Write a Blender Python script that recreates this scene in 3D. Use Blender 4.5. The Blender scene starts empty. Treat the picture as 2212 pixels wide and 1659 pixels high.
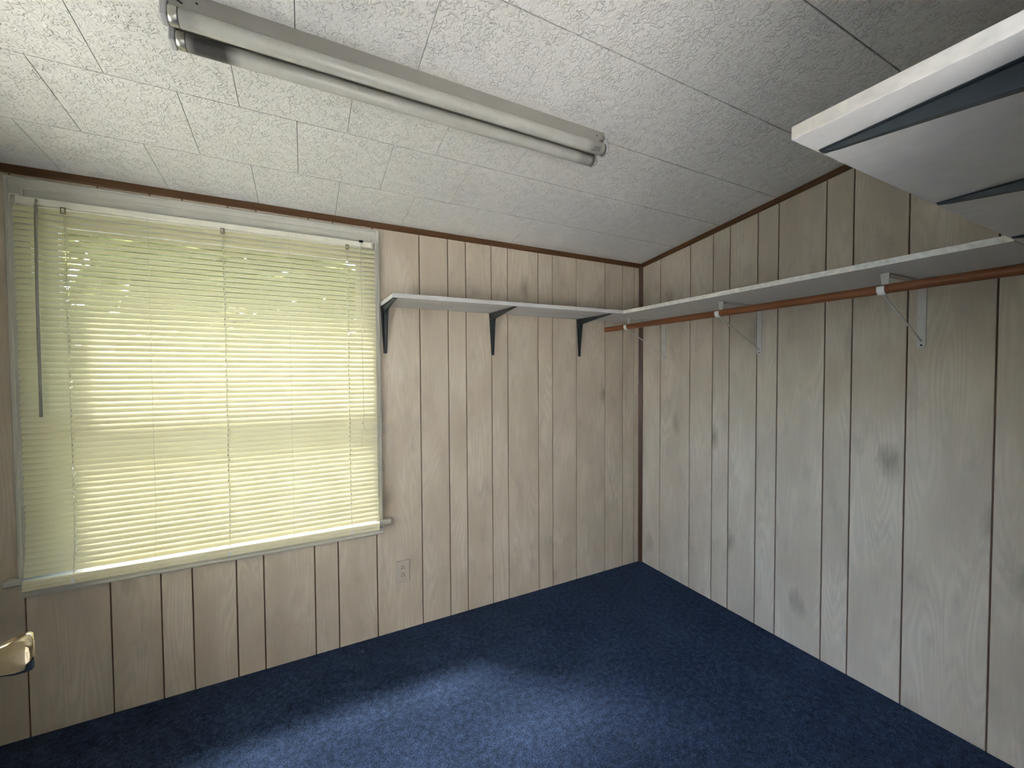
import bpy, math, random
from mathutils import Vector, Matrix

random.seed(7)
sc = bpy.context.scene
COL = sc.collection

# ------------------------------------------------------------------ camera
CAM_P = Vector((-2.07646, -2.09133, 1.31793))
CR = Vector((0.88912694, -0.4576275, -0.00551025))
CU = Vector((0.01735724, 0.02168722, 0.99961412))
CF = Vector((0.45733141, 0.88887949, -0.02722584))
cd = bpy.data.cameras.new('camera')
cam = bpy.data.objects.new('camera', cd)
COL.objects.link(cam)
M = Matrix((CR, CU, -CF)).transposed().to_4x4()
M.translation = CAM_P
cam.matrix_world = M
cd.sensor_fit = 'HORIZONTAL'
cd.sensor_width = 36.0
cd.lens = 878.317 / 2212 * 36.0
cd.clip_start = 0.02
sc.camera = cam

# ------------------------------------------------------------------ world, sun, exposure
w = bpy.data.worlds.new('sky')
sc.world = w
w.use_nodes = True
wn = w.node_tree.nodes
wl = w.node_tree.links
bg = wn['Background']
sky = wn.new('ShaderNodeTexSky')
sky.sky_type = 'NISHITA'
sky.sun_disc = False
sky.sun_elevation = math.radians(50)
sky.sun_rotation = math.radians(-46)
sky.air_density = 1.0
sky.dust_density = 1.6
sky.ozone_density = 1.0
wl.new(sky.outputs[0], bg.inputs['Color'])
bg.inputs['Strength'].default_value = 1.0

sun_d = bpy.data.lights.new('sun', 'SUN')
sun_d.energy = 9.5
sun_d.angle = math.radians(9)
sun_d.color = (1.0, 0.97, 0.93)
sun = bpy.data.objects.new('sun', sun_d)
COL.objects.link(sun)
sun.rotation_euler = Vector((0.54, -0.58, -1.0)).to_track_quat('-Z', 'Y').to_euler()   # hazy sun from the front left, its light slipping down between the slats

sc.view_settings.view_transform = 'Standard'
sc.view_settings.look = 'None'
sc.view_settings.gamma = 1.0
sc.view_settings.use_curve_mapping = False
sc.view_settings.exposure = 2.32
sc.cycles.use_denoising = True
sc.cycles.use_adaptive_sampling = True
sc.cycles.adaptive_threshold = 0.15
sc.cycles.max_bounces = 9
sc.cycles.diffuse_bounces = 4
sc.cycles.glossy_bounces = 3
sc.cycles.transmission_bounces = 4
sc.cycles.transparent_max_bounces = 8
sc.cycles.sample_clamp_indirect = 6.0
sc.cycles.caustics_reflective = False
sc.cycles.caustics_refractive = False

# ------------------------------------------------------------------ measured constants
H = 2.0287            # underside of the brown trim on the window wall
HC = 2.057            # ceiling height at the window wall
S = 0.1193            # ceiling rise per metre towards the room
IN = 0.0254
P0 = 48 * IN
PAT = [0.0]
for n in (4, 8, 4, 7, 9, 6, 4):
    PAT.append(PAT[-1] + n * IN)
AL, AR = 1.12695, 0.80634
XL = -3.14            # room's far left wall
YB = -2.00            # room's back wall (behind the camera)
ZS = 1.651            # underside of all shelves
TS = 0.0195           # shelf thickness


# ------------------------------------------------------------------ helpers
def tag(o, label=None, cat=None, group=None, kind=None):
    if label: o['label'] = label
    if cat: o['category'] = cat
    if group: o['group'] = group
    if kind: o['kind'] = kind
    return o


def empty(name, loc=(0, 0, 0), rot=(0, 0, 0), parent=None):
    o = bpy.data.objects.new(name, None)
    o.empty_display_size = 0.05
    COL.objects.link(o)
    o.location = loc
    o.rotation_euler = rot
    if parent: o.parent = parent
    return o


def link(name, me, parent=None, loc=(0, 0, 0), rot=(0, 0, 0)):
    o = bpy.data.objects.new(name, me)
    COL.objects.link(o)
    o.location = loc
    o.rotation_euler = rot
    if parent: o.parent = parent
    return o


class MB:
    def __init__(s):
        s.v, s.f, s.sm = [], [], []

    def add(s, verts, faces, smooth=False):
        b = len(s.v)
        s.v += [tuple(p) for p in verts]
        for fc in faces:
            s.f.append([b + i for i in fc])
            s.sm.append(smooth)
        return s

    def box(s, x0, x1, y0, y1, z0, z1):
        v = [(x0, y0, z0), (x1, y0, z0), (x1, y1, z0), (x0, y1, z0), (x0, y0, z1), (x1, y0, z1), (x1, y1, z1), (x0, y1, z1)]
        return s.add(v, [(0, 3, 2, 1), (4, 5, 6, 7), (0, 1, 5, 4), (1, 2, 6, 5), (2, 3, 7, 6), (3, 0, 4, 7)])

    def hexa(s, b, t):
        """two quads of points, b and t, joined"""
        return s.add(list(b) + list(t), [(3, 2, 1, 0), (4, 5, 6, 7), (0, 1, 5, 4), (1, 2, 6, 5), (2, 3, 7, 6), (3, 0, 4, 7)])

    def tube(s, pts, r, n=10, caps=True):
        pts = [Vector(p) for p in pts]
        rs = r if isinstance(r, (list, tuple)) else [r] * len(pts)
        rings = []
        prev = None
        for i, p in enumerate(pts):
            d = (pts[min(i + 1, len(pts) - 1)] - pts[max(i - 1, 0)]).normalized()
            if prev is None:
                a = Vector((0, 0, 1)) if abs(d.z) < 0.9 else Vector((1, 0, 0))
                u = d.cross(a).normalized()
            else:
                u = (prev - d * prev.dot(d)).normalized()
            prev = u
            q = d.cross(u)
            rings.append([p + (u * math.cos(2 * math.pi * k / n) + q * math.sin(2 * math.pi * k / n)) * rs[i] for k in range(n)])
        v = [x for ring in rings for x in ring]
        f = []
        for i in range(len(rings) - 1):
            for k in range(n):
                f.append((i * n + k, i * n + (k + 1) % n, (i + 1) * n + (k + 1) % n, (i + 1) * n + k))
        s.add(v, f, True)
        if caps:
            s.add(rings[0], [tuple(range(n - 1, -1, -1))])
            s.add(rings[-1], [tuple(range(n))])
        return s

    def lathe(s, prof, n=40, origin=(0, 0, 0)):
        """profile of (x, r) turned about the x axis"""
        o = Vector(origin)
        v = []
        for x, r in prof:
            for k in range(n):
                a = 2 * math.pi * k / n
                v.append(o + Vector((x, r * math.cos(a), r * math.sin(a))))
        f = []
        for i in range(len(prof) - 1):
            for k in range(n):
                f.append((i * n + k, i * n + (k + 1) % n, (i + 1) * n + (k + 1) % n, (i + 1) * n + k))
        return s.add(v, f, True)

    def plate(s, poly, t, c):
        """convex polygon in local (x, z), back at y=0, front at y=-t, front edges chamfered by c"""
        n = len(poly)
        P = [Vector(p) for p in poly]
        ar = sum(P[i].x * P[(i + 1) % n].y - P[(i + 1) % n].x * P[i].y for i in range(n))
        if ar < 0: P.reverse()
        ins = []
        for i in range(n):
            a, b, d = P[i - 1], P[i], P[(i + 1) % n]
            e1, e2 = (b - a).normalized(), (d - b).normalized()
            n1, n2 = Vector((-e1.y, e1.x)), Vector((-e2.y, e2.x))
            m = (n1 + n2)
            m = m / max(0.2, m.dot(n1))
            ins.append(b + m * c)
        v = [(p.x, 0, p.y) for p in P] + [(p.x, -(t - c), p.y) for p in P] + [(p.x, -t, p.y) for p in ins]
        f = [tuple(range(n - 1, -1, -1)), tuple(range(2 * n, 3 * n))]
        for k in (0, 1):
            for i in range(n):
                j = (i + 1) % n
                f.append((k * n + i, k * n + j, (k + 1) * n + j, (k + 1) * n + i))
        return s.add(v, f)

    def mesh(s, name, mat):
        me = bpy.data.meshes.new(name)
        me.from_pydata(s.v, [], s.f)
        me.polygons.foreach_set('use_smooth', s.sm)
        me.materials.append(mat)
        me.update()
        return me

    def build(s, name, mat, parent=None, loc=(0, 0, 0), rot=(0, 0, 0), fix=True):
        me = s.mesh(name, mat)
        if fix:
            import bmesh
            bm = bmesh.new()
            bm.from_mesh(me)
            bmesh.ops.recalc_face_normals(bm, faces=bm.faces)
            bm.to_mesh(me)
            bm.free()
        return link(name, me, parent, loc, rot)


def bevel(o, wd, seg=2):
    m = o.modifiers.new('bevel', 'BEVEL')
    m.width = wd
    m.segments = seg
    m.limit_method = 'ANGLE'
    m.angle_limit = math.radians(40)
    return o


# ------------------------------------------------------------------ materials
def nodes(name):
    m = bpy.data.materials.new(name)
    m.use_nodes = True
    return m, m.node_tree.nodes, m.node_tree.links, m.node_tree.nodes['Principled BSDF']


def N(nd, typ, **kw):
    n = nd.new(typ)
    for k, v in kw.items(): setattr(n, k, v)
    return n


def math_(nd, lk, op, a, b=None, c=None):
    n = nd.new('ShaderNodeMath')
    n.operation = op
    for i, q in enumerate((a, b, c)):
        if q is None: continue
        if isinstance(q, (int, float)): n.inputs[i].default_value = q
        else: lk.new(q, n.inputs[i])
    return n.outputs[0]


def ramp(nd, lk, fac, stops):
    n = nd.new('ShaderNodeValToRGB')
    el = n.color_ramp.elements
    while len(el) < len(stops): el.new(0.5)
    for e, (p, c) in zip(el, stops):
        e.position = p
        e.color = (*c, 1) if len(c) == 3 else c
    lk.new(fac, n.inputs[0])
    return n.outputs[0]


def mixc(nd, lk, fac, a, b, blend='MIX'):
    n = nd.new('ShaderNodeMix')
    n.data_type = 'RGBA'
    n.blend_type = blend
    for sock, q in ((n.inputs[0], fac), (n.inputs[6], a), (n.inputs[7], b)):
        if isinstance(q, (int, float)): sock.default_value = q
        elif isinstance(q, tuple): sock.default_value = (*q, 1)
        else: lk.new(q, sock)
    return n.outputs[2]


def mapping(nd, lk, vec, scale, off=None):
    n = nd.new('ShaderNodeMapping')
    lk.new(vec, n.inputs[0])
    n.inputs['Scale'].default_value = scale
    if off is not None:
        if isinstance(off, tuple): n.inputs['Location'].default_value = off
        else: lk.new(off, n.inputs['Location'])
    return n.outputs[0]


def noise(nd, lk, vec, scale, detail=2.0, rough=0.5, dist=0.0):
    n = nd.new('ShaderNodeTexNoise')
    if vec is not None: lk.new(vec, n.inputs['Vector'])
    n.inputs['Scale'].default_value = scale
    n.inputs['Detail'].default_value = detail
    n.inputs['Roughness'].default_value = rough
    n.inputs['Distortion'].default_value = dist
    return n.outputs[0]


def bump(nd, lk, bs, height, dist, strength=1.0):
    b = nd.new('ShaderNodeBump')
    b.inputs['Distance'].default_value = dist
    b.inputs['Strength'].default_value = strength
    lk.new(height, b.inputs['Height'])
    lk.new(b.outputs[0], bs.inputs['Normal'])


def plain(name, col, rough=0.5, metal=0.0, var=0.06, scale=18.0, bmp=0.0, spec=0.5):
    """a paint or plastic or metal with slight uneven tone"""
    m, nd, lk, bs = nodes(name)
    tc = N(nd, 'ShaderNodeTexCoord')
    nz = noise(nd, lk, tc.outputs['Object'], scale, 2, 0.6)
    c2 = tuple(max(0, x * (1 - var)) for x in col)
    c1 = tuple(min(1, x * (1 + var)) for x in col)
    lk.new(ramp(nd, lk, nz, [(0.3, c2), (0.7, c1)]), bs.inputs['Base Color'])
    bs.inputs['Roughness'].default_value = rough
    bs.inputs['Metallic'].default_value = metal
    bs.inputs['Specular IOR Level'].default_value = spec
    if bmp:
        bump(nd, lk, bs, noise(nd, lk, tc.outputs['Object'], scale * 12, 2), bmp)
    return m


def mat_panel():
    """whitewashed wood-print wall panelling"""
    m, nd, lk, bs = nodes('whitewashed_panel')
    tc = N(nd, 'ShaderNodeTexCoord')
    oi = N(nd, 'ShaderNodeObjectInfo')
    cx = N(nd, 'ShaderNodeCombineXYZ')
    for i, k in enumerate((37.0, 11.0, 53.0)):
        lk.new(math_(nd, lk, 'MULTIPLY', oi.outputs['Random'], k), cx.inputs[i])
    P = N(nd, 'ShaderNodeVectorMath', operation='ADD')
    lk.new(tc.outputs['Object'], P.inputs[0])
    lk.new(cx.outputs[0], P.inputs[1])
    P = P.outputs[0]
    base = noise(nd, lk, mapping(nd, lk, P, (3.0, 1, 1.1)), 2.2, 2, 0.55)
    col = ramp(nd, lk, base, [(0.3, (0.525, 0.45, 0.345)), (0.55, (0.60, 0.525, 0.41)), (0.75, (0.65, 0.575, 0.465))])
    # flame figure: contour lines of a tall stretched field
    fld = noise(nd, lk, mapping(nd, lk, P, (7.0, 1, 0.75)), 1.3, 1.0, 0.4, 0.0)
    con = math_(nd, lk, 'SINE', math_(nd, lk, 'MULTIPLY', fld, 130.0))
    mk = ramp(nd, lk, base, [(0.40, (0, 0, 0)), (0.60, (1, 1, 1))])
    con = math_(nd, lk, 'MULTIPLY', math_(nd, lk, 'MULTIPLY', math_(nd, lk, 'ADD', con, 0.3), 0.055), mk)
    fine = noise(nd, lk, mapping(nd, lk, P, (230.0, 1, 9.0)), 1.0, 1, 0.6)
    tone = math_(nd, lk, 'ADD', math_(nd, lk, 'ADD', con, 1.0), math_(nd, lk, 'MULTIPLY', math_(nd, lk, 'SUBTRACT', fine, 0.5), 0.16))
    hs = N(nd, 'ShaderNodeVectorMath', operation='SCALE')
    lk.new(col, hs.inputs[0])
    lk.new(tone, hs.inputs['Scale'])
    # grey smudges and knots
    sm = noise(nd, lk, mapping(nd, lk, P, (9.0, 1, 3.6)), 1.5, 3, 0.6, 0.0)
    smf = ramp(nd, lk, sm, [(0.56, (0, 0, 0)), (0.78, (0.6, 0.6, 0.6))])
    c2 = mixc(nd, lk, smf, hs.outputs[0], (0.40, 0.355, 0.29))
    vo = N(nd, 'ShaderNodeTexVoronoi')
    wob = N(nd, 'ShaderNodeVectorMath', operation='ADD')
    wsc = N(nd, 'ShaderNodeCombineXYZ')
    lk.new(math_(nd, lk, 'MULTIPLY', sm, 0.5), wsc.inputs[0])
    lk.new(math_(nd, lk, 'MULTIPLY', fine, 0.18), wsc.inputs[2])
    lk.new(mapping(nd, lk, P, (5.5, 0.0, 2.6)), wob.inputs[0])
    lk.new(wsc.outputs[0], wob.inputs[1])
    lk.new(wob.outputs[0], vo.inputs['Vector'])
    vo.inputs['Scale'].default_value = 1.0
    kd = ramp(nd, lk, vo.outputs['Distance'], [(0.03, (1, 1, 1)), (0.24, (0, 0, 0))])
    sep = N(nd, 'ShaderNodeSeparateColor')
    lk.new(vo.outputs['Color'], sep.inputs[0])
    kk = math_(nd, lk, 'MULTIPLY', math_(nd, lk, 'MULTIPLY', kd, math_(nd, lk, 'GREATER_THAN', sep.outputs[0], 0.50)), 0.68)
    c3 = mixc(nd, lk, kk, c2, (0.24, 0.205, 0.155))
    lk.new(c3, bs.inputs['Base Color'])
    bs.inputs['Roughness'].default_value = 0.55
    bs.inputs['Specular IOR Level'].default_value = 0.3
    return m


def mat_tile():
    """embossed white ceiling tile"""
    m, nd, lk, bs = nodes('embossed_ceiling_tile')
    tc = N(nd, 'ShaderNodeTexCoord')
    oi = N(nd, 'ShaderNodeObjectInfo')
    add = N(nd, 'ShaderNodeVectorMath', operation='ADD')
    cx = N(nd, 'ShaderNodeCombineXYZ')
    lk.new(math_(nd, lk, 'MULTIPLY', oi.outputs['Random'], 41.0), cx.inputs[0])
    lk.new(math_(nd, lk, 'MULTIPLY', oi.outputs['Random'], 17.0), cx.inputs[1])
    lk.new(tc.outputs['Object'], add.inputs[0])
    lk.new(cx.outputs[0], add.inputs[1])
    P = add.outputs[0]
    a = noise(nd, lk, P, 95.0, 1.5, 0.45, 0.9)
    b = noise(nd, lk, P, 28.0, 1.0, 0.5, 0.0)
    r1 = ramp(nd, lk, a, [(0.46, (0, 0, 0)), (0.60, (1, 1, 1))])
    r2 = ramp(nd, lk, b, [(0.38, (0.25, 0.25, 0.25)), (0.6, (1, 1, 1))])
    h = math_(nd, lk, 'MULTIPLY', r1, r2)
    tn = math_(nd, lk, 'ADD', math_(nd, lk, 'MULTIPLY', oi.outputs['Random'], 0.02), 0.99)
    vm = N(nd, 'ShaderNodeVectorMath', operation='SCALE')
    vm.inputs[0].default_value = (0.86, 0.855, 0.82)
    lk.new(tn, vm.inputs['Scale'])
    lk.new(vm.outputs[0], bs.inputs['Base Color'])
    bs.inputs['Roughness'].default_value = 0.5
    bs.inputs['Specular IOR Level'].default_value = 0.35
    bump(nd, lk, bs, h, 0.0026, 1.0)
    return m


def mat_carpet():
    m, nd, lk, bs = nodes('navy_carpet')
    tc = N(nd, 'ShaderNodeTexCoord')
    P = tc.outputs['Object']
    f = noise(nd, lk, P, 190.0, 2.0, 0.75)
    g = noise(nd, lk, P, 45.0, 1.0, 0.6)
    l = noise(nd, lk, P, 3.0, 2.0, 0.6)
    t = math_(nd, lk, 'ADD', math_(nd, lk, 'MULTIPLY', f, 0.6), math_(nd, lk, 'ADD', math_(nd, lk, 'MULTIPLY', g, 0.25), math_(nd, lk, 'MULTIPLY', l, 0.15)))
    col = ramp(nd, lk, t, [(0.36, (0.006, 0.012, 0.024)), (0.50, (0.024, 0.041, 0.084)), (0.64, (0.062, 0.100, 0.20))])
    lk.new(col, bs.inputs['Base Color'])
    bs.inputs['Roughness'].default_value = 0.95
    bs.inputs['Specular IOR Level'].default_value = 0.1
    bs.inputs['Sheen Weight'].default_value = 0.06
    bs.inputs['Sheen Roughness'].default_value = 0.6
    bs.inputs['Sheen Tint'].default_value = (0.5, 0.6, 0.85, 1)
    bump(nd, lk, bs, math_(nd, lk, 'ADD', f, math_(nd, lk, 'MULTIPLY', g, 0.8)), 0.010, 1.0)
    return m


def mat_brown(name, c1, c2, axis_scale):
    m, nd, lk, bs = nodes(name)
    tc = N(nd, 'ShaderNodeTexCoord')
    g = noise(nd, lk, mapping(nd, lk, tc.outputs['Object'], axis_scale), 1.0, 4, 0.65, 0.3)
    lk.new(ramp(nd, lk, g, [(0.3, c1), (0.7, c2)]), bs.inputs['Base Color'])
    bs.inputs['Roughness'].default_value = 0.42
    bs.inputs['Specular IOR Level'].default_value = 0.4
    return m


def mat_slat():
    """thin cream vinyl: part of the daylight comes through"""
    m, nd, lk, bs = nodes('cream_vinyl_slat')
    nd.remove(bs)
    out = nd['Material Output']
    tc = N(nd, 'ShaderNodeTexCoord')
    nz = noise(nd, lk, mapping(nd, lk, tc.outputs['Object'], (3, 30, 1)), 2.0, 3)
    dcol = ramp(nd, lk, nz, [(0.3, (0.79, 0.765, 0.55)), (0.7, (0.83, 0.805, 0.60))])
    tcol = ramp(nd, lk, nz, [(0.3, (0.66, 0.58, 0.24)), (0.7, (0.72, 0.64, 0.28))])
    d = N(nd, 'ShaderNodeBsdfDiffuse')
    lk.new(dcol, d.inputs[0])
    t = N(nd, 'ShaderNodeBsdfTranslucent')
    lk.new(tcol, t.inputs[0])
    mx = N(nd, 'ShaderNodeMixShader')
    mx.inputs[0].default_value = 0.20
    lk.new(d.outputs[0], mx.inputs[1])
    lk.new(t.outputs[0], mx.inputs[2])
    g = N(nd, 'ShaderNodeBsdfGlossy')
    g.inputs['Roughness'].default_value = 0.25
    mg = N(nd, 'ShaderNodeMixShader')
    mg.inputs[0].default_value = 0.04
    lk.new(mx.outputs[0], mg.inputs[1])
    lk.new(g.outputs[0], mg.inputs[2])
    lk.new(mg.outputs[0], out.inputs[0])
    return m


def mat_leaf():
    m, nd, lk, bs = nodes('backlit_hedge_leaf')
    nd.remove(bs)
    tc = N(nd, 'ShaderNodeTexCoord')
    nz = noise(nd, lk, tc.outputs['Object'], 2.0, 3)
    d = N(nd, 'ShaderNodeBsdfDiffuse')
    lk.new(ramp(nd, lk, nz, [(0.3, (0.16, 0.19, 0.05)), (0.7, (0.30, 0.30, 0.11))]), d.inputs[0])
    t = N(nd, 'ShaderNodeBsdfTranslucent')
    lk.new(ramp(nd, lk, nz, [(0.3, (0.46, 0.45, 0.15)), (0.7, (0.62, 0.58, 0.26))]), t.inputs[0])
    mx = N(nd, 'ShaderNodeMixShader')
    mx.inputs[0].default_value = 0.5
    lk.new(d.outputs[0], mx.inputs[1])
    lk.new(t.outputs[0], mx.inputs[2])
    lk.new(mx.outputs[0], nd['Material Output'].inputs[0])
    return m


def mat_glass(name='window_glass', tint=(0.965, 0.98, 0.975)):
    m, nd, lk, bs = nodes(name)
    nd.remove(bs)
    out = nd['Material Output']
    t = N(nd, 'ShaderNodeBsdfTransparent')
    t.inputs[0].default_value = (*tint, 1)
    g = N(nd, 'ShaderNodeBsdfGlossy')
    g.inputs['Roughness'].default_value = 0.02
    lw = N(nd, 'ShaderNodeLayerWeight')
    lw.inputs['Blend'].default_value = 0.5
    fr = math_(nd, lk, 'MULTIPLY_ADD', math_(nd, lk, 'POWER', lw.outputs['Facing'], 5.0), 0.9, 0.03)
    mx = N(nd, 'ShaderNodeMixShader')
    lk.new(fr, mx.inputs[0])
    lk.new(t.outputs[0], mx.inputs[1])
    lk.new(g.outputs[0], mx.inputs[2])
    lk.new(mx.outputs[0], out.inputs[0])
    return m


def mat_wand():
    m, nd, lk, bs = nodes('smoky_clear_plastic')
    bs.inputs['Base Color'].default_value = (0.30, 0.29, 0.25, 1)
    bs.inputs['Roughness'].default_value = 0.2
    bs.inputs['Transmission Weight'].default_value = 0.12
    return m


def mat_shelf(name, c1, c2):
    """whitewashed board, faint streaks along x"""
    m, nd, lk, bs = nodes(name)
    tc = N(nd, 'ShaderNodeTexCoord')
    g = noise(nd, lk, mapping(nd, lk, tc.outputs['Object'], (6.0, 55.0, 55.0)), 1.0, 4, 0.6, 0.4)
    s2 = noise(nd, lk, mapping(nd, lk, tc.outputs['Object'], (2.5, 9.0, 9.0)), 1.0, 3, 0.6)
    t = math_(nd, lk, 'ADD', math_(nd, lk, 'MULTIPLY', g, 0.55), math_(nd, lk, 'MULTIPLY', s2, 0.45))
    lk.new(ramp(nd, lk, t, [(0.32, c1), (0.62, c2)]), bs.inputs['Base Color'])
    bs.inputs['Roughness'].default_value = 0.5
    bs.inputs['Specular IOR Level'].default_value = 0.3
    return m


def mat_tube(name, stain_c, stain_w, stain_k):
    """white fluorescent tube, ends greyed by use (stain along local x)"""
    m, nd, lk, bs = nodes(name)
    tc = N(nd, 'ShaderNodeTexCoord')
    sx = N(nd, 'ShaderNodeSeparateXYZ')
    lk.new(tc.outputs['Object'], sx.inputs[0])
    nz = noise(nd, lk, tc.outputs['Object'], 25.0, 3)
    base = ramp(nd, lk, nz, [(0.3, (0.50, 0.50, 0.45)), (0.7, (0.55, 0.55, 0.50))])
    col = base
    for c, wd, k in zip(stain_c, stain_w, stain_k):
        d = math_(nd, lk, 'ABSOLUTE', math_(nd, lk, 'SUBTRACT', sx.outputs[0], c))
        d = math_(nd, lk, 'DIVIDE', math_(nd, lk, 'ADD', d, math_(nd, lk, 'MULTIPLY', math_(nd, lk, 'SUBTRACT', nz, 0.5), 0.012)), wd)
        f = math_(nd, lk, 'MULTIPLY', ramp(nd, lk, d, [(0.45, (1, 1, 1)), (1.0, (0, 0, 0))]), k)
        col = mixc(nd, lk, f, col, (0.035, 0.034, 0.036))
    lk.new(col, bs.inputs['Base Color'])
    bs.inputs['Roughness'].default_value = 0.28
    bs.inputs['Specular IOR Level'].default_value = 0.5
    return m


MAT = dict(
    panel=mat_panel(), tile=mat_tile(), carpet=mat_carpet(), slat=mat_slat(), glass=mat_glass(), glass_dim=mat_glass('dimming_glass', (0.53, 0.54, 0.53)), wand=mat_wand(),
    groove=plain('brown_groove', (0.13, 0.072, 0.040), 0.8),
    joint=plain('dark_tile_joint', (0.10, 0.09, 0.08), 0.9),
    trim_x=mat_brown('brown_trim_along', (0.075, 0.034, 0.012), (0.13, 0.062, 0.023), (5, 90, 90)),
    trim_z=mat_brown('brown_corner_trim', (0.055, 0.024, 0.010), (0.095, 0.042, 0.017), (90, 90, 5)),
    rod=mat_brown('reddish_wood_rod', (0.16, 0.055, 0.019), (0.24, 0.086, 0.030), (60, 4, 60)),
    casing=plain('white_painted_wood', (0.56, 0.555, 0.49), 0.35, var=0.05, scale=9),
    sash=plain('white_sash_paint', (0.72, 0.72, 0.69), 0.4),
    headrail=plain('cream_headrail', (0.80, 0.78, 0.66), 0.35),
    rail=plain('cream_bottom_rail', (0.80, 0.76, 0.52), 0.4, var=0.03),
    cord=plain('cream_cord', (0.55, 0.52, 0.42), 0.8),
    hook=plain('brown_plastic_clip', (0.20, 0.14, 0.08), 0.5),
    shelf=mat_shelf('whitewashed_shelf', (0.50, 0.50, 0.48), (0.68, 0.68, 0.66)),
    shelf_white=plain('white_melamine_shelf', (0.70, 0.70, 0.68), 0.45, var=0.04, scale=30),
    edge=plain('chipped_white_edge', (0.72, 0.70, 0.62), 0.6, var=0.14, scale=60),
    black=plain('charcoal_enamel', (0.018, 0.026, 0.030), 0.38, var=0.15),
    white_metal=plain('white_enamel_bracket', (0.60, 0.585, 0.53), 0.4, var=0.04),
    hookw=plain('white_plastic_hook', (0.78, 0.79, 0.77), 0.4, var=0.03),
    steel=plain('bright_screw_steel', (0.62, 0.60, 0.55), 0.3, 1.0),
    enamel=plain('fixture_enamel', (0.35, 0.34, 0.30), 0.3, var=0.04, scale=6),
    socket=plain('grey_lampholder', (0.48, 0.48, 0.49), 0.45),
    cap=plain('aluminium_cap', (0.56, 0.55, 0.50), 0.35, 0.9),
    ring=plain('dark_cap_ring', (0.06, 0.055, 0.05), 0.5),
    ink=plain('dark_print', (0.05, 0.05, 0.055), 0.7),
    hole=plain('dark_hole', (0.01, 0.01, 0.01), 0.9),
    outlet=plain('beige_outlet_plastic', (0.56, 0.50, 0.41), 0.4, var=0.03),
    brass=plain('polished_brass', (0.72, 0.62, 0.42), 0.07, 1.0, var=0.03, spec=0.5),
    door=plain('painted_door', (0.62, 0.59, 0.52), 0.45),
    plaster=plain('hall_plaster', (0.80, 0.79, 0.77), 0.8),
    block_wall=plain('block_wall_paint', (0.70, 0.63, 0.52), 0.7),
    soffit=plain('eave_paint', (0.66, 0.64, 0.58), 0.7),
    grass=plain('pale_concrete', (0.34, 0.32, 0.27), 0.9, var=0.15, scale=2),
)


# ------------------------------------------------------------------ structure
def zc(y): return HC - S * y          # ceiling height at y (y is negative in the room)


# floor
fl = MB().box(XL - 0.1, 0.1, YB - 0.1, 0.004, -0.05, 0.0).build('floor', MAT['carpet'])
tag(fl, kind='structure')

# window wall: backing with an opening, then one plank per board of the panelling
HX0, HX1, HZ0, HZ1 = -2.981, -1.762, 0.578, 1.990
g = 0.0045
wb = MB()
for (x0, x1, z0, z1) in ((XL - 0.1, HX0, -0.05, 2.07), (HX1, 0.1, -0.05, 2.07), (HX0, HX1, -0.05, HZ0), (HX0, HX1, HZ1, 2.07)):
    wb.box(x0, x1, g, 0.12, z0, z1)
wall_l = tag(wb.build('wall_left', MAT['groove']), kind='structure')


def plank(name, poly, parent, loc, rotz, gap=0.0024):
    cx = sum(p[0] for p in poly) / len(poly)
    q = []
    for x, z in poly:
        q.append((x - cx + (gap if x < cx else -gap), z))
    me = MB().plate(q, g, 0.0012).mesh(name, MAT['panel'])
    o = link(name, me, parent)
    R = Matrix.Rotation(rotz, 4, 'Z')
    o.matrix_world = Matrix.Translation(Vector(loc)) @ R @ Matrix.Translation((cx, g if abs(rotz) < 0.1 else g, 0))
    return o


ub = sorted({round(AL - j * P0 - p, 5) for j in range(-3, 2) for p in PAT})
ub = [0.0] + [u for u in ub if 0.005 < u < -XL - 0.005] + [-XL]
for u0, u1 in zip(ub[:-1], ub[1:]):
    x0, x1 = -u1, -u0
    if x0 >= HX0 - 0.002 and x1 <= HX1 + 0.002:
        plank('plank', [(x0, 0), (x1, 0), (x1, 0.60), (x0, 0.60)], wall_l, (0, 0, 0), 0)
        plank('plank', [(x0, 1.985), (x1, 1.985), (x1, 2.05), (x0, 2.05)], wall_l, (0, 0, 0), 0)
    else:
        plank('plank', [(x0, 0), (x1, 0), (x1, 2.05), (x0, 2.05)], wall_l, (0, 0, 0), 0)

# right wall
wr = MB()
wr.hexa([(g, YB - 0.1, -0.05), (0.12, YB - 0.1, -0.05), (0.12, 0.12, -0.05), (g, 0.12, -0.05)],
        [(g, YB - 0.1, zc(YB - 0.1)), (0.12, YB - 0.1, zc(YB - 0.1)), (0.12, 0.12, zc(0.12)), (g, 0.12, zc(0.12))])
wall_r = tag(wr.build('wall_right', MAT['groove']), kind='structure')
ur = sorted({round(AR + j * P0 + p, 5) for j in range(-2, 3) for p in PAT})
ur = [0.0] + [u for u in ur if 0.005 < u < -YB - 0.005] + [-YB]
for u0, u1 in zip(ur[:-1], ur[1:]):
    plank('plank', [(u0, 0), (u1, 0), (u1, HC - 0.004 + S * u1), (u0, HC - 0.004 + S * u0)], wall_r, (0, 0, 0), -math.pi / 2)

# back wall with the doorway the photograph is taken from, far left wall, hall behind
DX0, DX1, DZ = -2.19, -1.45, 2.04
bw = MB()
zt = zc(YB) + 0.05
for (x0, x1, z0, z1) in ((XL - 0.1, DX0, 0, zt), (DX1, 0.0, 0, zt), (DX0, DX1, DZ, zt)):
    bw.box(x0, x1, YB - 0.1, YB, z0, z1)
tag(bw.build('wall_back', MAT['panel']), kind='structure')
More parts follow.
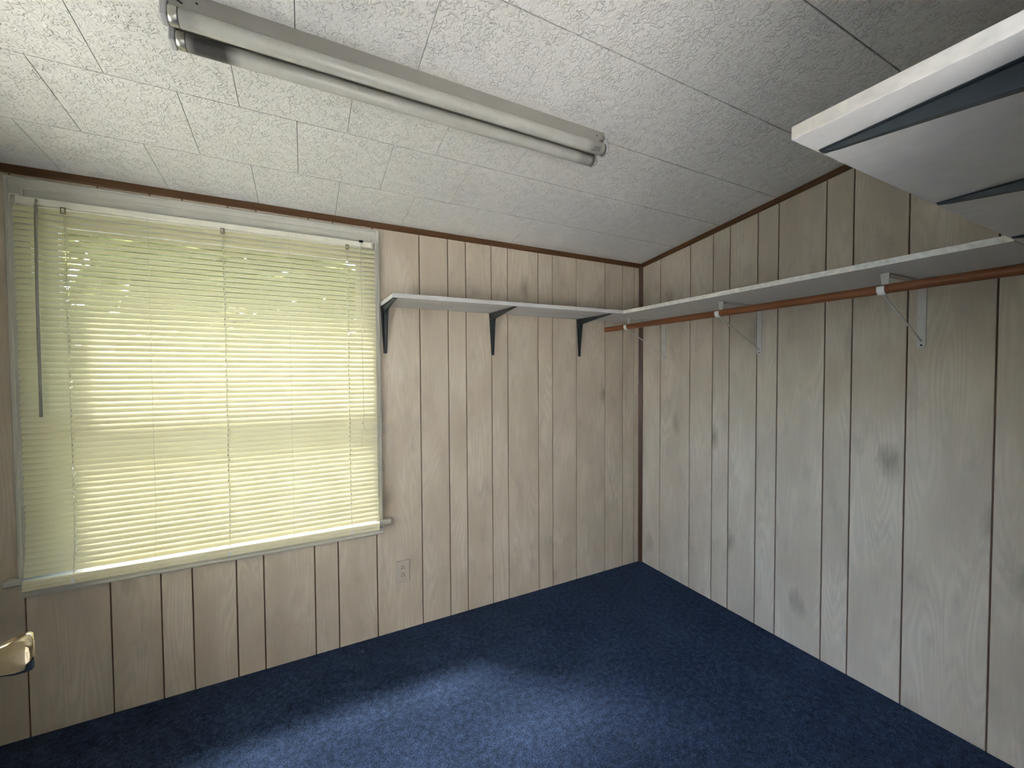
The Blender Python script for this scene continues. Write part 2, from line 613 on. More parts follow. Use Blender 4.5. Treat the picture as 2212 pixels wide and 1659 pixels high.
# side wall left of the frame, with an unseen second window added for fill daylight
WY0, WY1, WZ0, WZ1 = -1.48, -0.64, 0.68, 1.86
sw = MB()
for (ya, yb, z0, z1) in ((YB, WY0, 0, zt), (WY1, 0.004, 0, zt), (WY0, WY1, 0, WZ0), (WY0, WY1, WZ1, zt)):
    sw.box(XL - 0.1, XL, ya, yb, z0, z1)
tag(sw.build('wall_side', MAT['panel']), kind='structure')
# the hall behind: stretched left, with an added unseen skylight to light the room
HB, XH = YB - 2.4, -5.6
hb = MB()
hb.box(XH - 0.1, 0.1, HB - 0.1, HB, 0, 2.45)
hb.box(XH - 0.1, XH, HB, YB - 0.1, 0, 2.45)
hb.box(0.0, 0.1, HB, YB - 0.1, 0, 2.45)
hb.box(XH - 0.1, XL - 0.1, YB - 0.1, YB, 0, 2.45)
tag(hb.build('wall_hall', MAT['plaster']), kind='structure')
hc = MB()
SK = (-5.4, -3.0, YB - 1.5, YB - 0.25)
for (x0, x1, ya, yb) in ((XH - 0.1, 0.1, HB - 0.1, SK[2]), (XH - 0.1, 0.1, SK[3], YB - 0.1), (XH - 0.1, SK[0], SK[2], SK[3]), (SK[1], 0.1, SK[2], SK[3])):
    hc.box(x0, x1, ya, yb, 2.36, 2.45)
tag(hc.build('ceiling_hall', MAT['plaster']), kind='structure')
tag(MB().box(XH - 0.1, 0.1, HB - 0.1, YB - 0.1, -0.05, 0.0).build('floor_hall', plain('hall_vinyl', (0.64, 0.625, 0.59), 0.4)), kind='structure')

# ceiling: sloping slab and 12 inch tiles laid in broken joint
SL = math.atan(S)
ceil_rot = (-SL, 0, 0)
TT = 0.006
cl = MB()
y0, y1 = YB - 0.1, 0.12
cl.hexa([(XL - 0.1, y0, zc(y0) + TT), (0.12, y0, zc(y0) + TT), (0.12, y1, zc(y1) + TT), (XL - 0.1, y1, zc(y1) + TT)],
        [(XL - 0.1, y0, zc(y0) + 0.15), (0.12, y0, zc(y0) + 0.15), (0.12, y1, zc(y1) + 0.15), (XL - 0.1, y1, zc(y1) + 0.15)])
ceiling = tag(cl.build('ceiling', MAT['joint']), kind='structure')


def tile_mesh(wx, wy):
    gx, gy, c = 0.0009, 0.0018, 0.0006
    b = MB().plate([(-wx / 2 + gx, -wy / 2 + gy), (wx / 2 - gx, -wy / 2 + gy), (wx / 2 - gx, wy / 2 - gy), (-wx / 2 + gx, wy / 2 - gy)], TT, c)
    # plate is (x, -t, z): lay it so the front looks down
    b.v = [(x, z, y) for x, y, z in b.v]
    me = b.mesh('tile', MAT['tile'])
    me.flip_normals()
    return me


TW = 12 * IN
rows = [0.0, 0.297]
while rows[-1] < (-YB) / math.cos(SL): rows.append(rows[-1] + TW)
cache = {}
for ri in range(len(rows) - 1):
    s0, s1 = rows[ri], rows[ri + 1]
    x_off = -1.6235 if ri % 2 == 0 else -1.4690
    xs = [x_off + k * TW for k in range(-8, 9)]
    xs = [XL] + [x for x in xs if XL + 0.01 < x < -0.01] + [0.0]
    for a, b in zip(xs[:-1], xs[1:]):
        key = (round(b - a, 4), round(s1 - s0, 4))
        if key not in cache: cache[key] = tile_mesh(*key)
        sm_ = (s0 + s1) / 2
        link('tile', cache[key], ceiling, ((a + b) / 2, -sm_ * math.cos(SL), HC + TT / math.cos(SL) + sm_ * math.sin(SL)), ceil_rot)

# brown trims
tr = MB()
tr.add([(XL, 0, H), (XL, -0.004, H), (XL, -0.009, H + 0.006), (XL, -0.009, zc(-0.009) - 0.001), (XL, 0, zc(0) - 0.001),
        (0, 0, H), (0, -0.004, H), (0, -0.009, H + 0.006), (0, -0.009, zc(-0.009) - 0.001), (0, 0, zc(0) - 0.001)],
       [(0, 1, 2, 3, 4), (9, 8, 7, 6, 5), (0, 5, 6, 1), (1, 6, 7, 2), (2, 7, 8, 3), (3, 8, 9, 4), (4, 9, 5, 0)])
tag(tr.build('trim_1', MAT['trim_x']), kind='structure')
hh = HC - H
prof = [(0, -hh), (-0.004, -hh), (-0.009, -hh + 0.006), (-0.009, -0.001), (0, -0.001)]
v = []
for y in (YB, 0.0):
    v += [(px, y, zc(y) + pz) for px, pz in prof]
tr = MB().add(v, [(0, 1, 2, 3, 4), (9, 8, 7, 6, 5), (0, 5, 6, 1), (1, 6, 7, 2), (2, 7, 8, 3), (3, 8, 9, 4), (4, 9, 5, 0)])
o = tr.build('trim_2', mat_brown('brown_trim_slope', (0.075, 0.034, 0.012), (0.13, 0.062, 0.023), (90, 5, 90)))
tag(o, kind='structure')
cp = [(0, 0), (-0.020, 0), (-0.020, -0.004), (-0.012, -0.012), (-0.004, -0.020), (0, -0.020)]
v = [(x, y, 0.0) for x, y in cp] + [(x, y, HC - 0.004) for x, y in cp]
n = len(cp)
tr = MB().add(v, [tuple(range(n)), tuple(range(2 * n - 1, n - 1, -1))] + [(i, (i + 1) % n, n + (i + 1) % n, n + i) for i in range(n)])
tag(tr.build('trim_3', MAT['trim_z']), kind='structure')

# outside: lawn, eave
tag(MB().box(-30, 20, -20, 40, -0.65, -0.6).build('ground', MAT['grass']), kind='structure')
hd = MB()
rr = random.Random(3)
for i in range(6500):
    x, y = rr.uniform(-13, 9), rr.uniform(5.2, 6.1)
    z = -0.6 + rr.uniform(0, 1) ** 0.8 * (4.5 + 0.5 * math.sin(x * 0.9) + 0.5 * math.sin(x * 2.3 + 1))
    q = Matrix.Rotation(rr.uniform(0, 6.28), 3, Vector((rr.gauss(0, 1), rr.gauss(0, 1), rr.gauss(0, 1))).normalized())
    sz = rr.uniform(0.22, 0.42)
    hd.add([Vector((x, y, z)) + q @ Vector(p) * sz for p in ((-1, 0, 0), (0, -0.5, 0.1), (1, 0, 0), (0, 0.5, 0.1))], [(0, 1, 2, 3)])
tag(hd.build('hedge', mat_leaf(), fix=False), 'tall leafy hedge outside, behind the drawn blind', 'hedge', kind='stuff')
tag(MB().box(-9.2, -9.0, -9.0, 5.0, -0.6, 2.5).build('sky_block_wall', MAT['block_wall']), kind='structure')  # unseen wall, added to block the low sky at the side
ev = MB()
ev.hexa([(-6, 0.12, 1.985), (3, 0.12, 1.985), (3, 0.24, 1.975), (-6, 0.24, 1.975)], [(-6, 0.12, 2.19), (3, 0.12, 2.19), (3, 0.24, 2.16), (-6, 0.24, 2.16)])
ev.box(-4.15, XL - 0.1, YB - 0.05, 0.45, 2.10, 2.16)       # added slab, unseen: keeps the sun out of the side window
tag(ev.build('roof', MAT['soffit']), kind='structure')

# ------------------------------------------------------------------ window
win = tag(empty('window_1', (0, 0, 0)), kind='structure')
CX0, CX1, CZ1, CZ0 = -2.992, -1.732, 2.018, 0.595
CPROF = [(0, 0), (0, 0.011), (0.10, 0.016), (0.22, 0.016), (0.28, 0.0115), (0.36, 0.0115), (0.72, 0.0085), (0.80, 0.0085), (0.86, 0.011), (1.0, 0.010), (1.0, 0)]


def casing(name, o0, i0, o1, i1):
    """loft the moulding between two mitred ends; o/i = outer and inner edge points (x, z)"""
    v = []
    for oo, ii in ((o0, i0), (o1, i1)):
        for u, t in CPROF:
            v.append((oo[0] + (ii[0] - oo[0]) * u, -t, oo[1] + (ii[1] - oo[1]) * u))
    n = len(CPROF)
    f = [tuple(range(n)), tuple(range(2 * n - 1, n - 1, -1))] + [(i, i + 1, n + i + 1, n + i) for i in range(n - 1)] + [(n - 1, 0, n, 2 * n - 1)]
    return MB().add(v, f).build(name, MAT['casing'], win)


SW, HW = 0.048, 0.040
casing('head_casing', (CX0, CZ1), (CX0 + SW, CZ1 - HW), (CX1, CZ1), (CX1 - SW, CZ1 - HW))
casing('side_casing', (CX0, CZ0), (CX0 + SW, CZ0), (CX0, CZ1), (CX0 + SW, CZ1 - HW))
casing('side_casing', (CX1, CZ0), (CX1 - SW, CZ0), (CX1, CZ1), (CX1 - SW, CZ1 - HW))
# sill (stool) and apron
bevel(MB().box(-3.022, -1.695, -0.036, 0.10, 0.574, 0.595).build('window_sill', MAT['casing'], win), 0.006, 3)
ap = [(0, 0.574), (-0.010, 0.574), (-0.014, 0.566), (-0.014, 0.556), (-0.009, 0.550), (-0.009, 0.532), (-0.013, 0.526), (-0.011, 0.520), (0, 0.520)]
v = [(-2.990, y, z) for y, z in ap] + [(-1.733, y, z) for y, z in ap]
n = len(ap)
MB().add(v, [tuple(range(n)), tuple(range(2 * n - 1, n - 1, -1))] + [(i, (i + 1) % n, n + (i + 1) % n, n + i) for i in range(n)]).build('apron', MAT['casing'], win)
# jamb liner
IX0, IX1, IZ1 = CX0 + SW, CX1 - SW, CZ1 - HW
MB().box(HX0, IX0 + 0.012, -0.004, 0.115, 0.595, 1.990).build('jamb', MAT['casing'], win)
MB().box(IX1 - 0.012, HX1, -0.004, 0.115, 0.595, 1.990).build('jamb', MAT['casing'], win)
MB().box(IX0 + 0.012, IX1 - 0.012, -0.006, 0.115, 1.925, 1.990).build('head_jamb', MAT['casing'], win)
# two sashes
JX0, JX1 = IX0 + 0.012, IX1 - 0.012


def sash(z0, z1, y, name, rail_lo, rail_hi):
    s_ = empty(name, (0, 0, 0), parent=win)
    st = 0.042
    MB().box(JX0, JX0 + st, y, y + 0.03, z0, z1).build('stile', MAT['sash'], s_)
    MB().box(JX1 - st, JX1, y, y + 0.03, z0, z1).build('stile', MAT['sash'], s_)
    MB().box(JX0 + st, JX1 - st, y, y + 0.03, z0, z0 + rail_lo).build('rail', MAT['sash'], s_)
    MB().box(JX0 + st, JX1 - st, y, y + 0.03, z1 - rail_hi, z1).build('rail', MAT['sash'], s_)
    MB().box(JX0 + st, JX1 - st, y + 0.013, y + 0.016, z0 + rail_lo, z1 - rail_hi).build('pane', MAT['glass_dim'], s_)  # pane darkened to hold back daylight on the blind


sash(0.597, 1.222, 0.035, 'lower_sash', 0.05, 0.035)
sash(1.190, 1.924, 0.072, 'upper_sash', 0.035, 0.045)

win2 = tag(empty('unseen_window', (0, 0, 0)), kind='structure')  # out of view, added to bring in fill daylight
for (ya, yb, z0, z1) in ((WY0 - 0.05, WY0, WZ0, WZ1 + 0.05), (WY1, WY1 + 0.05, WZ0, WZ1 + 0.05), (WY0, WY1, WZ1, WZ1 + 0.05), (WY0 - 0.05, WY1 + 0.05, WZ0 - 0.06, WZ0)):
    MB().box(XL, XL + 0.016, ya, yb, z0, z1).build('casing', MAT['casing'], win2)
for (ya, yb, z0, z1) in ((WY0, WY0 + 0.04, WZ0, WZ1), (WY1 - 0.04, WY1, WZ0, WZ1), (WY0 + 0.04, WY1 - 0.04, WZ0, WZ0 + 0.05), (WY0 + 0.04, WY1 - 0.04, WZ1 - 0.04, WZ1), (WY0 + 0.04, WY1 - 0.04, 1.235, 1.27)):
    MB().box(XL - 0.06, XL - 0.03, ya, yb, z0, z1).build('sash_rail', MAT['sash'], win2)
for (z0, z1) in ((WZ0 + 0.05, 1.235), (1.27, WZ1 - 0.04)):
    MB().box(XL - 0.047, XL - 0.044, WY0 + 0.04, WY1 - 0.04, z0, z1).build('pane', MAT['glass'], win2)

# ------------------------------------------------------------------ venetian blind
BX0, BX1 = -2.960, -1.758
BY = -0.030
TILT = math.radians(57)
blind = tag(empty('venetian_blind', ((BX0 + BX1) / 2, BY, 0.56)), 'cream vinyl venetian blind hanging nearly shut over the window', 'blind')
bc = Vector(((BX0 + BX1) / 2, BY, 0.56))


def bpart(mb, name, mat, fix=True):
    """mesh given in world coordinates, parented to the blind"""
    mb.v = [tuple(Vector(p) - bc) for p in mb.v]
    return mb.build(name, mat, blind, fix=fix)


LX = [-2.831, -2.3595, -1.882]            # ladder positions
THIN = [-2.598, -2.122]


def slat_mesh():
    wd, cr, nr = 0.0254, 0.0024, 8
    xs = [BX0 - bc.x]
    for lx in LX:
        xs += [lx - bc.x - 0.0024, lx - bc.x + 0.0024]
    xs.append(BX1 - bc.x)
    rowp = []
    for i in range(nr + 1):
        a = -1 + 2 * i / nr                    # -1 outer edge, +1 inner edge
        y, z = -a * wd / 2, cr * (1 - a * a)   # inner edge towards -y
        ct, st = math.cos(TILT), math.sin(TILT)
        rowp.append((y * ct + z * (-st) , y * st + z * ct))
    b = MB()
    v = [(x, y, z) for x in xs for (y, z) in rowp]
    f = []
    for i in range(len(xs) - 1):
        for j in range(nr):
            if i % 2 == 1 and 2 <= j <= 4: continue     # slot for the lift cord
            f.append((i * (nr + 1) + j, i * (nr + 1) + j + 1, (i + 1) * (nr + 1) + j + 1, (i + 1) * (nr + 1) + j))
    b.add(v, f, True)
    return b.mesh('slat', MAT['slat'])


sm_mesh = slat_mesh()
ZT, PITCH, NS = 1.9035, 0.02108, 62
for i in range(NS):
    z = ZT - i * PITCH
    y = BY
    if z < 0.78: y = BY - 0.022 * ((0.78 - z) / 0.18) ** 1.5
    o = link('slat', sm_mesh, blind, (random.uniform(-0.0012, 0.0012), y - bc.y, z - bc.z), (random.uniform(-0.03, 0.03), random.uniform(-0.0006, 0.0006), 0))
YR = -0.052
# ribbed bottom rail hanging in front of the sill
rp = [(0.008, 0.5625), (-0.010, 0.5605), (-0.0125, 0.563), (-0.0125, 0.571), (-0.0105, 0.5725), (-0.0105, 0.5745), (-0.0125, 0.576), (-0.0125, 0.5835), (-0.0105, 0.585),
      (-0.0105, 0.587), (-0.0125, 0.5885), (-0.011, 0.5955), (-0.004, 0.598), (0.008, 0.597)]
n = len(rp)
v = [(BX0, YR + y, z) for y, z in rp] + [(BX1, YR + y, z) for y, z in rp]
br = bpart(MB().add(v, [tuple(range(n)), tuple(range(2 * n - 1, n - 1, -1))] + [(i, (i + 1) % n, n + (i + 1) % n, n + i) for i in range(n)]), 'bottom_rail', MAT['rail'])
hr = bpart(MB().box(BX0 + 0.008, BX1 - 0.008, -0.043, -0.017, 1.918, 1.9425), 'headrail', MAT['headrail'])
bevel(hr, 0.003)
for x0, x1 in ((BX0 - 0.004, BX0 + 0.020), (BX1 - 0.020, BX1 + 0.004)):
    b_ = MB().box(x0, x1, -0.045, -0.006, 1.9425, 1.9455).box(x0, x0 + 0.003, -0.045, -0.006, 1.916, 1.9425).box(x1 - 0.003, x1, -0.045, -0.043, 1.916, 1.9425)
    bpart(b_, 'mounting_bracket', MAT['headrail'])
for lx in LX:
    b_ = MB()
    for yy in (BY - 0.0095, BY + 0.0095):
        pts = []
        for z in (1.920, 1.6, 1.2, 0.80, 0.70, 0.64, 0.575):
            dy = -0.022 * ((0.78 - z) / 0.18) ** 1.5 if z < 0.78 else 0
            pts.append((lx, yy + max(dy, -0.024), z))
        b_.tube(pts, 0.0006, 6)
    bpart(b_, 'ladder_cord', MAT['cord'])
    pts = [(lx, BY, 1.92), (lx, BY, 0.80), (lx, BY - 0.008, 0.70), (lx, BY - 0.016, 0.64), (lx, YR, 0.58)]
    bpart(MB().tube(pts, 0.0017, 6), 'lift_cord', MAT['slat'])  # thick and slat-pale, standing in for daylight seen through the slots
    cgd = MB()
    cgd.box(lx - 0.007, lx - 0.0045, -0.0455, -0.043, 1.897, 1.920).box(lx + 0.0045, lx + 0.007, -0.0455, -0.043, 1.897, 1.920)
    cgd.box(lx - 0.0045, lx + 0.0045, -0.0455, -0.043, 1.917, 1.920).box(lx - 0.0045, lx + 0.0045, -0.0455, -0.043, 1.897, 1.9)
    bpart(cgd, 'cord_guide', MAT['hook'])
    bpart(MB().box(lx - 0.005, lx + 0.005, YR - 0.0145, YR - 0.0125, 0.565, 0.581), 'cord_plug', MAT['hookw'])
for lx in THIN:
    pts = [(lx, BY - 0.013, 1.935), (lx, BY - 0.013, 0.80), (lx - 0.001, BY - 0.020, 0.70), (lx, YR - 0.014, 0.585)]
    bpart(MB().tube(pts, 0.0005, 6), 'lift_cord', MAT['cord'])
# tilt wand
wd_ = bpart(MB().tube([(-2.8965, -0.052, 1.915), (-2.9005, -0.053, 1.60), (-2.9015, -0.0535, 1.171)], 0.0042, 6), 'tilt_wand', MAT['wand'])
bpart(MB().tube([(-2.8965, -0.040, 1.932), (-2.8965, -0.050, 1.934), (-2.8965, -0.053, 1.924), (-2.8965, -0.052, 1.912)], 0.0026, 8), 'wand_hook', MAT['wand'])
# pull cord with knot and frayed ends
pc = [(-1.8225, -0.046, 1.930), (-1.8235, -0.050, 1.60), (-1.8215, -0.051, 1.25), (-1.8205, -0.051, 1.14), (-1.8215, -0.051, 1.095), (-1.826, -0.052, 1.085)]
cord = bpart(MB().tube(pc, 0.0011, 6), 'pull_cord', MAT['cord'])
kb = MB().lathe([(-0.004, 0.0), (-0.003, 0.002), (0, 0.003), (0.003, 0.002), (0.004, 0)], 10, (-1.826, -0.052, 1.084))
bpart(kb, 'knot', MAT['cord'])
bpart(MB().tube([(-1.826, -0.052, 1.083), (-1.822, -0.055, 1.070), (-1.815, -0.058, 1.052), (-1.806, -0.06, 1.042), (-1.797, -0.062, 1.040)], 0.0010, 6), 'frayed_end', MAT['cord'])
bpart(MB().tube([(-1.822, -0.053, 1.066), (-1.828, -0.052, 1.040), (-1.833, -0.052, 1.010), (-1.833, -0.052, 0.990), (-1.828, -0.053, 0.968)], 0.0005, 6), 'frayed_end', MAT['cord'])
bpart(MB().box(-1.829, -1.812, -0.0455, -0.042, 1.9375, 1.9475), 'cord_lock', MAT['hole'])

# ------------------------------------------------------------------ shelves
def shelf(name, poly, mat_under, label, edge_mat=None, rot_uv=0):
    b = MB()
    n = len(poly)
    v = [(x, y, ZS) for x, y in poly] + [(x, y, ZS + TS) for x, y in poly]
    b.add(v, [tuple(range(n)), tuple(range(2 * n - 1, n - 1, -1))] + [(i, (i + 1) % n, n + (i + 1) % n, n + i) for i in range(n)])
    o = b.build(name, mat_under)
    if edge_mat:
        o.data.materials.append(edge_mat)
        for p in o.data.polygons:
            if abs(p.normal.z) < 0.5: p.material_index = 1
    bevel(o, 0.0015, 2)
    return tag(o, label, 'shelf')


shelf('wall_shelf', [(-1.727, -0.001), (-0.449, -0.001), (-0.449, -0.316), (-1.722, -0.268)], MAT['shelf'], 'narrow whitewashed shelf board on the window wall, ending beside the window')
shelf('wall_shelf', [(-0.447, -0.001), (-0.001, -0.001), (-0.001, -1.744), (-0.436, -1.744)], MAT['shelf_white'], 'long white shelf board on the right wall, above the hanging rod', MAT['edge'])
shelf('wall_shelf', [(-1.444, -1.746), (-0.001, -1.746), (-0.001, YB + 0.002), (-1.444, YB + 0.002)], MAT['shelf_white'], 'deep white shelf board overhead at the upper right, seen from below', plain('cream_cut_edge', (0.44, 0.405, 0.33), 0.7, var=0.12, scale=45))


# stamped steel L brackets
def steel_bracket(name, base, out_dir, arm, leg, label, group, wb=0.040, wt=0.017):
    """base = point on the wall right under the shelf; out_dir = unit vector away from the wall"""
    t = empty(name, base)
    d = Vector(out_dir)
    s_ = Vector((0, 0, 1)).cross(d)
    rots = Matrix((s_, d, Vector((0, 0, 1)))).transposed().to_4x4()
    t.matrix_world = Matrix.Translation(Vector(base)) @ rots
    # local: x sideways, y out from the wall, z up (shelf at z=0)
    th = 0.0018

    def strip(horizontal):
        L = arm if horizontal else leg
        b = MB()
        n = 12
        prof = []
        for i in range(n + 1):
            a = i / n
            u = 0.0 + L * a
            wfl = (wb * (1 - a) + wt * a) / 2
            hr_ = 0.028 * (1 - a) ** 1.1 + 0.0030      # rib height
            wr_ = 0.0125 * (1 - a) + 0.0055 * a
            if a > 0.94: hr_ = 0.0012
            prof.append((u, wfl, hr_, wr_))
        rings = []
        for u, wf, h_, wr_ in prof:
            pts = [(-wf, 0), (-wf, th), (-wr_, th), (-wr_ * 0.62, th + h_), (wr_ * 0.62, th + h_), (wr_, th), (wf, th), (wf, 0)]
            if horizontal: rings.append([(x, u, -q) for x, q in pts])
            else: rings.append([(x, q, -u) for x, q in pts])
        v = [p for r in rings for p in r]
        f = [tuple(range(8)), tuple(range(len(v) - 1, len(v) - 9, -1))]
        for i in range(n):
            for k in range(8):
                f.append((i * 8 + k, i * 8 + (k + 1) % 8, (i + 1) * 8 + (k + 1) % 8, (i + 1) * 8 + k))
        b.add(v, f)
        return b
    strip(False).build('wall_leg', MAT['black'], t)
    strip(True).build('shelf_arm', MAT['black'], t)
    # fillet web in the inner corner
    w2 = 0.0042
    R = 0.030
    pts = [(0.0, 0.0), (R + 0.026, -0.0)]
    arc = []
    for i in range(7):
        a = math.pi / 2 * i / 6
        arc.append((0.024 + R * (1 - math.sin(a)), -0.024 - R * (1 - math.cos(a))))
    poly = [(0.002, -0.002), (0.058, -0.002), (0.058, -0.024)] + arc[0:] + [(0.024, -0.056), (0.002, -0.056)]
    n = len(poly)
    v = [(-w2, y, z) for y, z in poly] + [(w2, y, z) for y, z in poly]
    MB().add(v, [tuple(range(n)), tuple(range(2 * n - 1, n - 1, -1))] + [(i, (i + 1) % n, n + (i + 1) % n, n + i) for i in range(n)]).build('corner_web', MAT['black'], t)
    for (x, y, z, ax) in ((0.0, th + 0.0016, -leg + 0.009, 1), (-0.011, th + 0.001, -0.030, 1), (0.0, arm - 0.009, -th - 0.0016, 2)):
        b = MB()
        prof = [(0, 0.0), (0.0004, 0.0026), (-0.0018, 0.0034)]
        nn = 10
        v = []
        for dd, r in prof:
            for k in range(nn):
                a = 2 * math.pi * k / nn
                if ax == 1: v.append((x + r * math.cos(a), y + dd, z + r * math.sin(a)))
                else: v.append((x + r * math.cos(a), y + r * math.sin(a), z - dd))
        b.add(v, [(i * nn + k, i * nn + (k + 1) % nn, (i + 1) * nn + (k + 1) % nn, (i + 1) * nn + k) for i in range(2) for k in range(nn)], True)
        b.build('screw', MAT['steel'], t)
    tag(t, label, 'bracket', group)
    return t


GL = 'black brackets under the window wall shelf'
steel_bracket('shelf_bracket', (-1.709, 0, ZS - 0.0005), (0, -1, 0), 0.262, 0.232, 'black steel bracket under the shelf end right beside the window', GL)
steel_bracket('shelf_bracket', (-1.122, 0, ZS - 0.0005), (0, -1, 0), 0.280, 0.232, 'middle black steel bracket of the shelf on the window wall', GL)
steel_bracket('shelf_bracket', (-0.522, 0, ZS - 0.0005), (0, -1, 0), 0.298, 0.232, 'black steel bracket under the window wall shelf, nearest the room corner', GL)
GB = 'black brackets under the overhead shelf'
for bx, lb in ((-1.372, 'large black steel bracket under the overhead shelf, at its free end'), (-0.945, 'black steel bracket in the middle of the overhead shelf underside'), (-0.490, 'black steel bracket of the overhead shelf, closest to the right wall')):
    steel_bracket('shelf_bracket', (bx, YB, ZS - 0.0005), (0, 1, 0), -YB - 1.752, 0.30, lb, GB, wb=0.046, wt=0.018)

# rod and white shelf-and-rod brackets
RX, RZ, RR = -0.318, 1.5945, 0.0158
rod = MB().tube([(RX, -0.012, RZ), (RX, YB + 0.004, RZ)], RR, 24).build('hanging_rod', MAT['rod'])
tag(rod, 'reddish brown round wooden hanging rod below the right wall shelf', 'rod')


def rod_bracket(y, label):
    t = empty('rod_bracket', (0, y, ZS))
    hw, th = 0.0125, 0.0016
    # wall plate with rounded foot
    pts = [(-hw, 0.0), (-hw, -0.238)]
    for i in range(9):
        a = math.pi + math.pi * i / 8
        pts.append((hw * math.cos(a), -0.238 + hw * 0.9 * math.sin(a)))
    pts += [(hw, -0.238), (hw, 0.0)]
    n = len(pts)
    v = [(-0.0004, a, b) for a, b in pts] + [(-0.0034, a * 0.98, b) for a, b in pts]
    MB().add(v, [tuple(range(n)), tuple(range(2 * n - 1, n - 1, -1))] + [(i, (i + 1) % n, n + (i + 1) % n, n + i) for i in range(n)]).build('wall_plate', MAT['white_metal'], t)
    # shelf arm with lips
    a_ = MB().box(-0.305, -0.0034, -hw, hw, -th - 0.0004, -0.0004)
    a_.box(-0.305, -0.0034, -hw, -hw + th, -0.006, -th - 0.0004).box(-0.305, -0.0034, hw - th, hw, -0.006, -th - 0.0004)
    a_.build('shelf_arm', MAT['white_metal'], t)
    # drop plate at the front end, leading to the rod cradle
    zr = RZ - ZS
    d_ = MB().hexa([(-0.305, -hw, -0.0004), (-0.305, hw, -0.0004), (-0.3035, hw, -0.0004), (-0.3035, -hw, -0.0004)],
                   [(-0.3005, -hw * 0.7, zr + 0.006), (-0.3005, hw * 0.7, zr + 0.006), (-0.299, hw * 0.7, zr + 0.006), (-0.299, -hw * 0.7, zr + 0.006)])
    d_.build('front_plate', MAT['white_metal'], t)
    # cradle: a band under and in front of the rod
    ri, ro = RR + 0.0003, RR + 0.0028
    b = MB()
    ring = []
    for i in range(19):
        a = math.radians(20 - 230 * i / 18)        # from the wall side, under, up the front
        ring.append((math.cos(a), math.sin(a)))
    v = []
    for (c, s_) in ring:
        for rr in (ri, ro):
            for yy in (-0.0105, 0.0105):
                v.append((RX + c * rr, yy, zr + s_ * rr))
    f = []
    for i in range(18):
        q = i * 4
        for a, c in ((0, 1), (1, 3), (3, 2), (2, 0)):
            f.append((q + a, q + c, q + 4 + c, q + 4 + a))
    f += [(0, 1, 3, 2), (72, 74, 75, 73)]
    b.add(v, f)
    b.build('rod_hook', MAT['hookw'], t)
    # diagonal brace from the foot of the wall plate to the cradle
    p0, p1 = Vector((-0.003, 0, -0.222)), Vector((RX + 0.006, 0, zr - ro + 0.001))
    dr = (p1 - p0).normalized()
    nn = Vector((-dr.z, 0, dr.x))
    bh, bwid = 0.0016, 0.0026
    bb = [p0 + nn * bh + Vector((0, -bwid, 0)), p0 + nn * bh + Vector((0, bwid, 0)), p0 - nn * bh + Vector((0, bwid, 0)), p0 - nn * bh + Vector((0, -bwid, 0))]
    MB().hexa(bb, [q + (p1 - p0) for q in bb]).build('brace', MAT['white_metal'], t)
    sc_ = MB().lathe([(-0.0052, 0.0), (-0.0048, 0.0026), (-0.0034, 0.0036)], 12, (0, 0, -0.237))
    sc_.build('screw', MAT['ring'], t)
    sc_ = MB().tube([(-0.27, 0, -0.0028), (-0.27, 0, -0.0044)], 0.0036, 10)
    sc_.build('screw', MAT['ring'], t)
    tag(t, label, 'bracket', 'white brackets holding the hanging rod')


rod_bracket(-0.205, 'white rod bracket on the right wall, closest to the room corner')
rod_bracket(-0.820, 'white rod bracket on the right wall, middle one along the rod')
rod_bracket(-1.432, 'large white rod bracket on the right wall, nearest the overhead shelf')

# ------------------------------------------------------------------ ceiling light
FX0, FX1 = -2.335, -1.108
fy = -0.9035
fix = empty('ceiling_light', ((FX0 + FX1) / 2, fy, zc(fy)), ceil_rot)
tag(fix, 'long white fluorescent strip light with two bare tubes on the ceiling', 'ceiling light')
FL = (FX1 - FX0) / 2
HWD, HH = 0.034, 0.046
hs = MB()
pr = [(-HWD, 0.0), (-HWD, -HH + 0.004), (-HWD + 0.004, -HH), (HWD - 0.004, -HH), (HWD, -HH + 0.004), (HWD, 0.0)]
n = len(pr)
v = [(-FL, y, z) for y, z in pr] + [(FL, y, z) for y, z in pr]
hs.add(v, [tuple(range(n)), tuple(range(2 * n - 1, n - 1, -1))] + [(i, (i + 1) % n, n + (i + 1) % n, n + i) for i in range(n)])
hs.build('housing', MAT['enamel'], fix)
for x in (-FL + 0.062, FL - 0.036):
    MB().lathe([(0, 0.0), (0, 0.0028)], 14).build('knockout_hole', MAT['hole'], fix, (x, -HWD - 0.0003, -0.020), (0, 0, -math.pi / 2))
